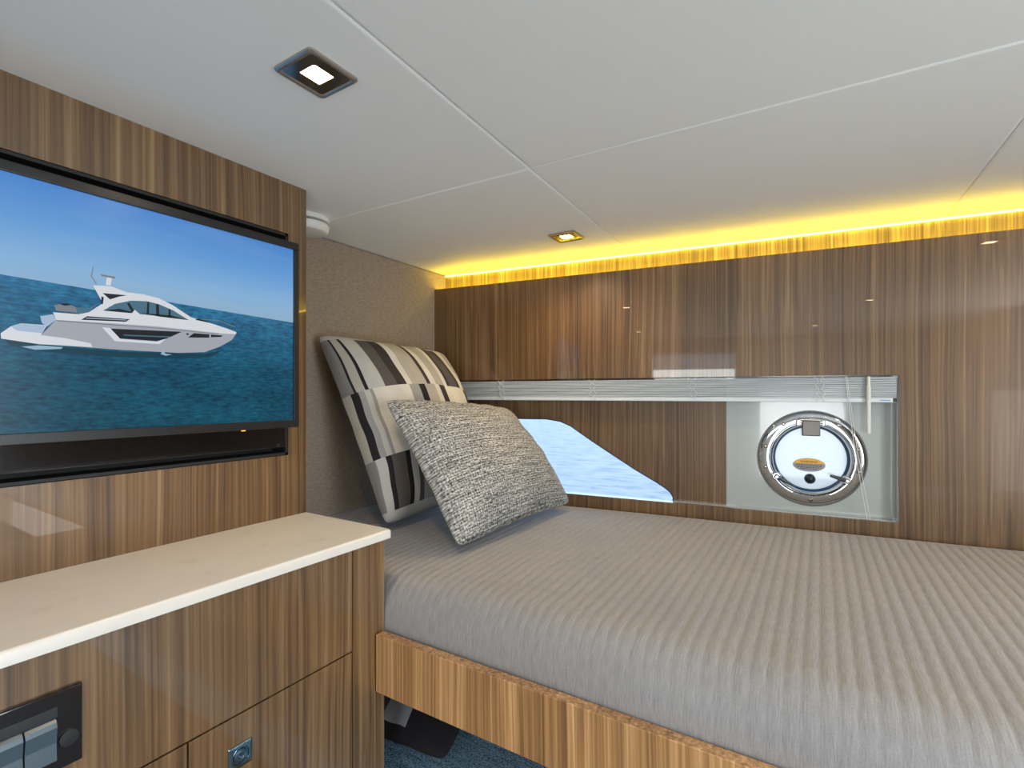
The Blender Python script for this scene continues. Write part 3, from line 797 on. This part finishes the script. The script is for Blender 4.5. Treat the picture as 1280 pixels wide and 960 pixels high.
# ------------------------------------------------------------------ round opening port
port = empty('portlight', (0, 0, 0), 'round polished steel opening port in the grey hull liner under the blind', 'porthole', rz=HANG)
yP = DEP+.001
oc = Vector((HO.x, HO.y, 0))+Vector((HC*pc[0]-HS*yP, HS*pc[0]+HC*yP, 0)); port.location = (oc.x, oc.y, pc[1])
k = PR/.1275
obj('flange', lathe(bmesh.new(), [(.0985, .004), (.0985, -.0035), (.1015, -.0060), (.108, -.0062), (.118, -.0055), (.1235, -.0035), (.1265, -.0010), (.1270, .0)], 96, 'y', close=True), M['chrome'], port)
obj('gasket', lathe(bmesh.new(), [(.1272, .0), (.1305, .0), (.1300, -.0008), (.1272, -.0012)], 96, 'y', close=True), M['grey_rubber'], port)
sash = obj('sash_ring', lathe(bmesh.new(), [(.0975, .006), (.0975, -.008), (.0955, -.0105), (.0925, -.0100), (.0905, -.0070), (.0895, .0020), (.0895, .006)], 96, 'y', close=True), M['chrome'], port)
obj('rubber_seal', lathe(bmesh.new(), [(.0902, .0055), (.0902, -.004), (.0868, -.0015), (.0845, .0040), (.0845, .0055)], 96, 'y', close=True), M['seal'], port)
obj('lens', lathe(bmesh.new(), [(0, .0040), (.0860, .0040), (.0860, .0075), (0, .0075)], 96, 'y'), M['frosted'], port)
# hinge at the top
hg = obj('hinge', box(bmesh.new(), (-.030, -.0125, .0905), (.030, -.0055, .1085), .0022), M['dark_chrome'], port)
bm = bmesh.new(); box(bm, (-.0215, -.0175, .0620), (.0215, -.0105, .1045), .0030, seg=3)
obj('hinge_flap', bm, M['grey_metal'] if 'grey_metal' in M else plain('brushed_grey_steel', (.13, .12, .11), .35, metal=1), port)
bm = bmesh.new(); tube(bm, [(-.034, -.0120, .1000), (.034, -.0120, .1000)], .0045, 12)
for sx in (-1, 1): box(bm, (sx*.030-.005, -.0165, .0900), (sx*.030+.005, -.0055, .1050), .0018)
obj('hinge_pin', bm, M['chrome'], port)
for ad in (125, 55, 165, 15, 195, 345, 270):
    a = math.radians(ad); c = (.1125*math.cos(a), 0, .1125*math.sin(a))
    bm = lathe(bmesh.new(), [(0, -.0066), (.0020, -.0066), (.0024, -.0082), (.0046, -.0078), (.0052, -.0060)], 20, 'y', c)
    obj('screw', bm, M['dark_chrome'], port)
for sd_ in (-1, 1):
    a = math.radians(-90+sd_*57); px_, pz_ = .0975*math.cos(a), .0975*math.sin(a)
    # swelling boss of the flange and the dog handle that clamps the sash
    bs = obj('latch_boss', lathe(bmesh.new(), [(0, -.0115), (.0085, -.0115), (.0110, -.009), (.0125, -.005)], 28, 'y', (px_, 0, pz_)), M['chrome'], port)
    bm = bmesh.new(); box(bm, (-.0050, -.0195, -.0060), (.0400, -.0125, .0060), .0028, seg=3)
    tip = .62 if sd_ < 0 else 1.0
    for v in bm.verts:
        if v.co.x > .02: v.co.z *= .62; 
    ang = math.radians(-28 if sd_ < 0 else 163)
    rot = Matrix.Rotation(-ang, 4, 'Y')
    for v in bm.verts: v.co = rot @ v.co + Vector((px_, 0, pz_))
    dg_ = obj('latch_handle', bm, M['navy'], port)
    obj('latch_knob', lathe(bmesh.new(), [(0, -.0235), (.0035, -.0235), (.0050, -.0215), (.0052, -.0195)], 20, 'y', (px_, 0, pz_)), M['chrome'], dg_)
# arc bars along the lower flange
for a0, a1 in ((205, 245), (295, 335)):
    obj('stiffening_bar', tube(bmesh.new(), [(.1035*math.cos(math.radians(a)), -.0085, .1035*math.sin(math.radians(a))) for a in range(a0, a1+1, 4)], .0026, 10), M['chrome'], port)
obj('pull_knob', lathe(bmesh.new(), [(0, -.012), (.005, -.0115), (.0105, -.008), (.0132, -.003), (.0136, .0038)], 32, 'y', (-.001, 0, -.0560)), M['navy'], port)
def ell(cx, cz, rx, rz, y, mi=0, n=48, z0=None, z1=None):
    bm = bmesh.new(); pts = []
    for i in range(n):
        a = 2*PI*i/n; x, z = cx+rx*math.cos(a), cz+rz*math.sin(a)
        if z0 is not None: z = max(z, z0)
        pts.append((x, z))
    lo = [bm.verts.new((x, y, z)) for x, z in pts]; hi = [bm.verts.new((x, y+.0004, z)) for x, z in pts]
    bm.faces.new(lo); bm.faces.new(hi[::-1])
    for i in range(n): bm.faces.new((lo[i], lo[(i+1) % n], hi[(i+1) % n], hi[i]))
    return bm
stk = obj('warning_sticker', ell(0, 0, .0385, .0185, 0), M['labelgrey'], port, sm=False); stk.location = (-.003, .0034, -.0185)
y_ = obj('amber_band', ell(0, 0, .0372, .0174, -.0004, z0=.0040), M['yellow'], stk, sm=False)
tw = text_mesh('sticker_lettering', 'WARNING', .0085, M['ink'], stk, lambda x, y: (x, -.0006, y+.0085))
bm = bmesh.new()
for i, (wd, zz) in enumerate(((.031, .0005), (.031, -.0032), (.028, -.0069), (.021, -.0106))):
    x = -wd
    while x < wd-.001:
        l_ = random.uniform(.003, .008); x2 = min(x+l_, wd)
        f = [bm.verts.new(p) for p in ((x, -.0006, zz-.0008), (x2, -.0006, zz-.0008), (x2, -.0006, zz+.0008), (x, -.0006, zz+.0008))]; bm.faces.new(f); x = x2+.0018
obj('sticker_small_print', bm, M['ink'], stk, sm=False)

# ------------------------------------------------------------------ raised venetian blind
bl = empty('venetian_blind', (HO.x, HO.y, ztop), 'white venetian blind drawn up along the top of the long window opening', 'blind', rz=HANG)
bl.location.z = 0
sl0, sl1 = o_l+.006, hull_at(1120, 490, .01)[0]
z = ztop-.002; NS = 15; pitch = .0036
for i in range(NS):
    bm = bmesh.new(); zz = z-.004-i*pitch+random.uniform(-.0002, .0002)
    tl_ = random.uniform(-.0004, .0004); y0_, y1_ = .004+random.uniform(-.0006, .0006), .030
    n = 24; pr = []
    for j in range(5):
        t = j/4; pr.append((y0_+(y1_-y0_)*t, .0010*(1-(2*t-1)**2)))
    for dz in (0, -.0018):
        grid = [[bm.verts.new((sl0+(sl1-sl0)*a/n, y, zz+h_+dz+tl_*(2*a/n-1)+.0003*math.sin(a*1.7+i))) for y, h_ in pr] for a in range(n+1)]
        for a in range(n):
            for j in range(4): bm.faces.new((grid[a][j], grid[a+1][j], grid[a+1][j+1], grid[a][j+1]))
        if dz == 0: g0 = grid
    for a in range(n):
        for j in (0, 4): bm.faces.new((g0[a][j], g0[a+1][j], grid[a+1][j], grid[a][j]))
    for a in (0, n):
        for j in range(4): bm.faces.new((g0[a][j], g0[a][j+1], grid[a][j+1], grid[a][j]))
    obj('slat', bm, M['blind'], bl)
zr = z-.004-NS*pitch
obj('bottom_rail', bx((sl0, .003, zr-.0100), (sl1, .030, zr+.0012), .002), M['blind'], bl)
er = obj('end_clip', bx((sl1-.0075, .0015, zr-.0085), (sl1+.001, .010, zr+.0015), .001), M['ink'], bl)
t1 = hull_at(1100, 497.5, .0025); t2 = hull_at(1113, 497.5, .0025)
obj('printed_mark', bx((t1[0], .0024, zr-.0050), (t2[0], .0031, zr-.0035)), M['blue_ink'], bl)
for px_ in (627, 741, 866, 1025):
    s = hull_at(px_, 490, .002)[0]
    bm = bmesh.new()
    for dx in (-.006, .006):
        pts = []
        for i in range(17):
            t = i/16; pts.append((s+dx+.004*math.sin(t*19+dx*300)+.006*(t-.5), .0008+.0006*math.sin(t*30), z-.001+(zr-.008-z)*t))
        tube(bm, pts, .0011, 6)
    obj('ladder_cord', bm, M['cord'], bl)
w0 = hull_at(1086, 470, -.006)[0]; zw = hull_at(1086, 542, -.006)[1]
wd = obj('tilt_wand', lathe(bmesh.new(), [(0, zw), (.0045, zw), (.0052, zw+.002), (.0052, z-.026), (.0040, z-.025), (.0040, z-.002), (0, z-.002)], 14, 'z', (w0, -.004, 0)), M['white_plastic'], bl)
bm = bmesh.new()
ca = hull_at(1057, 470, -.002); cb = hull_at(1084, 650, -.002); cb2 = hull_at(1088, 650, -.002)
tube(bm, [(ca[0], -.001, z-.001), (ca[0]*.5+cb[0]*.5-.004, -.001, (z+cb[1])/2), (cb[0], -.001, cb[1]+.001)], .0007, 6)
tube(bm, [(ca[0]+.003, -.001, z-.001), (ca[0]*.5+cb2[0]*.5-.002, -.001, (z+cb[1])/2), (cb2[0], -.001, cb[1]+.001)], .0007, 6)
obj('lift_cord', bm, M['cord'], bl)
# rear window blind
bl2 = empty('rear_venetian_blind', (0, 0, 0), 'white venetian blind over the rear window, mirrored in the glossy hull panel', 'blind')
bm = bmesh.new()
for i in range(15):
    zz = wz1-.008-i*.0095
    vs = [bm.verts.new(p) for p in ((wx0+.004, YB-.014, zz+.0055), (wx1-.004, YB-.014, zz+.0055), (wx1-.004, YB-.004, zz-.0055), (wx0+.004, YB-.004, zz-.0055))]; bm.faces.new(vs)
obj('slats', bm, M['blind'], bl2)

# ------------------------------------------------------------------ light
W = bpy.data.worlds.new('world'); bpy.context.scene.world = W; W.use_nodes = True; nt = W.node_tree
sky = nt.nodes.new('ShaderNodeTexSky'); sky.sky_type = 'NISHITA'; sky.sun_elevation = math.radians(48); sky.sun_rotation = math.radians(200); sky.sun_disc = False
bg = nt.nodes['Background']; nt.links.new(sky.outputs[0], bg.inputs[0]); bg.inputs[1].default_value = .50
sd = bpy.data.lights.new('sun', 'SUN'); sd.energy = 2.0; sd.angle = .01; sd.color = (1, .96, .9); so = bpy.data.objects.new('sun', sd); C.objects.link(so)
so.rotation_euler = (0, math.radians(-42), 0)     # high over the television side, onto the sea
def area(name, loc, rot, sx, sy, power, col):
    d = bpy.data.lights.new(name, 'AREA'); d.shape = 'RECTANGLE'; d.size = sx; d.size_y = sy; d.energy = power; d.color = col
    o = bpy.data.objects.new(name, d); C.objects.link(o); o.location = loc; o.rotation_euler = rot; return o
area('doorway_daylight', ((dx0+dx1)/2, YB-.03, (dz1+.05)/2+.03), (math.radians(90), 0, 0), dx1-dx0-.02, dz1-.08, 13, (.80, .91, 1.0))
area('rear_window_daylight', ((wx0+wx1)/2, YB-.025, (wz0+wz1)/2), (math.radians(90), 0, 0), wx1-wx0-.02, wz1-wz0-.02, 4, (.86, .94, 1.0))
area('side_fill_light', (XR+.02, (gy0+gy1)/2, (gz0+gz1)/2), (0, math.radians(90), 0), gz1-gz0-.02, gy1-gy0-.02, 26, (.86, .95, 1.0))  # added fill lamp in the made-up side opening, out of view
vs = bpy.context.scene.view_settings
vs.view_transform = 'Standard'; vs.look = 'None'; vs.exposure = 0; vs.gamma = 1; vs.use_curve_mapping = False
cy = bpy.context.scene.cycles
cy.max_bounces = 10; cy.diffuse_bounces = 5; cy.use_denoising = True
try: cy.denoiser = 'OPENIMAGEDENOISE'
except Exception: pass
cy.sample_clamp_indirect = 6
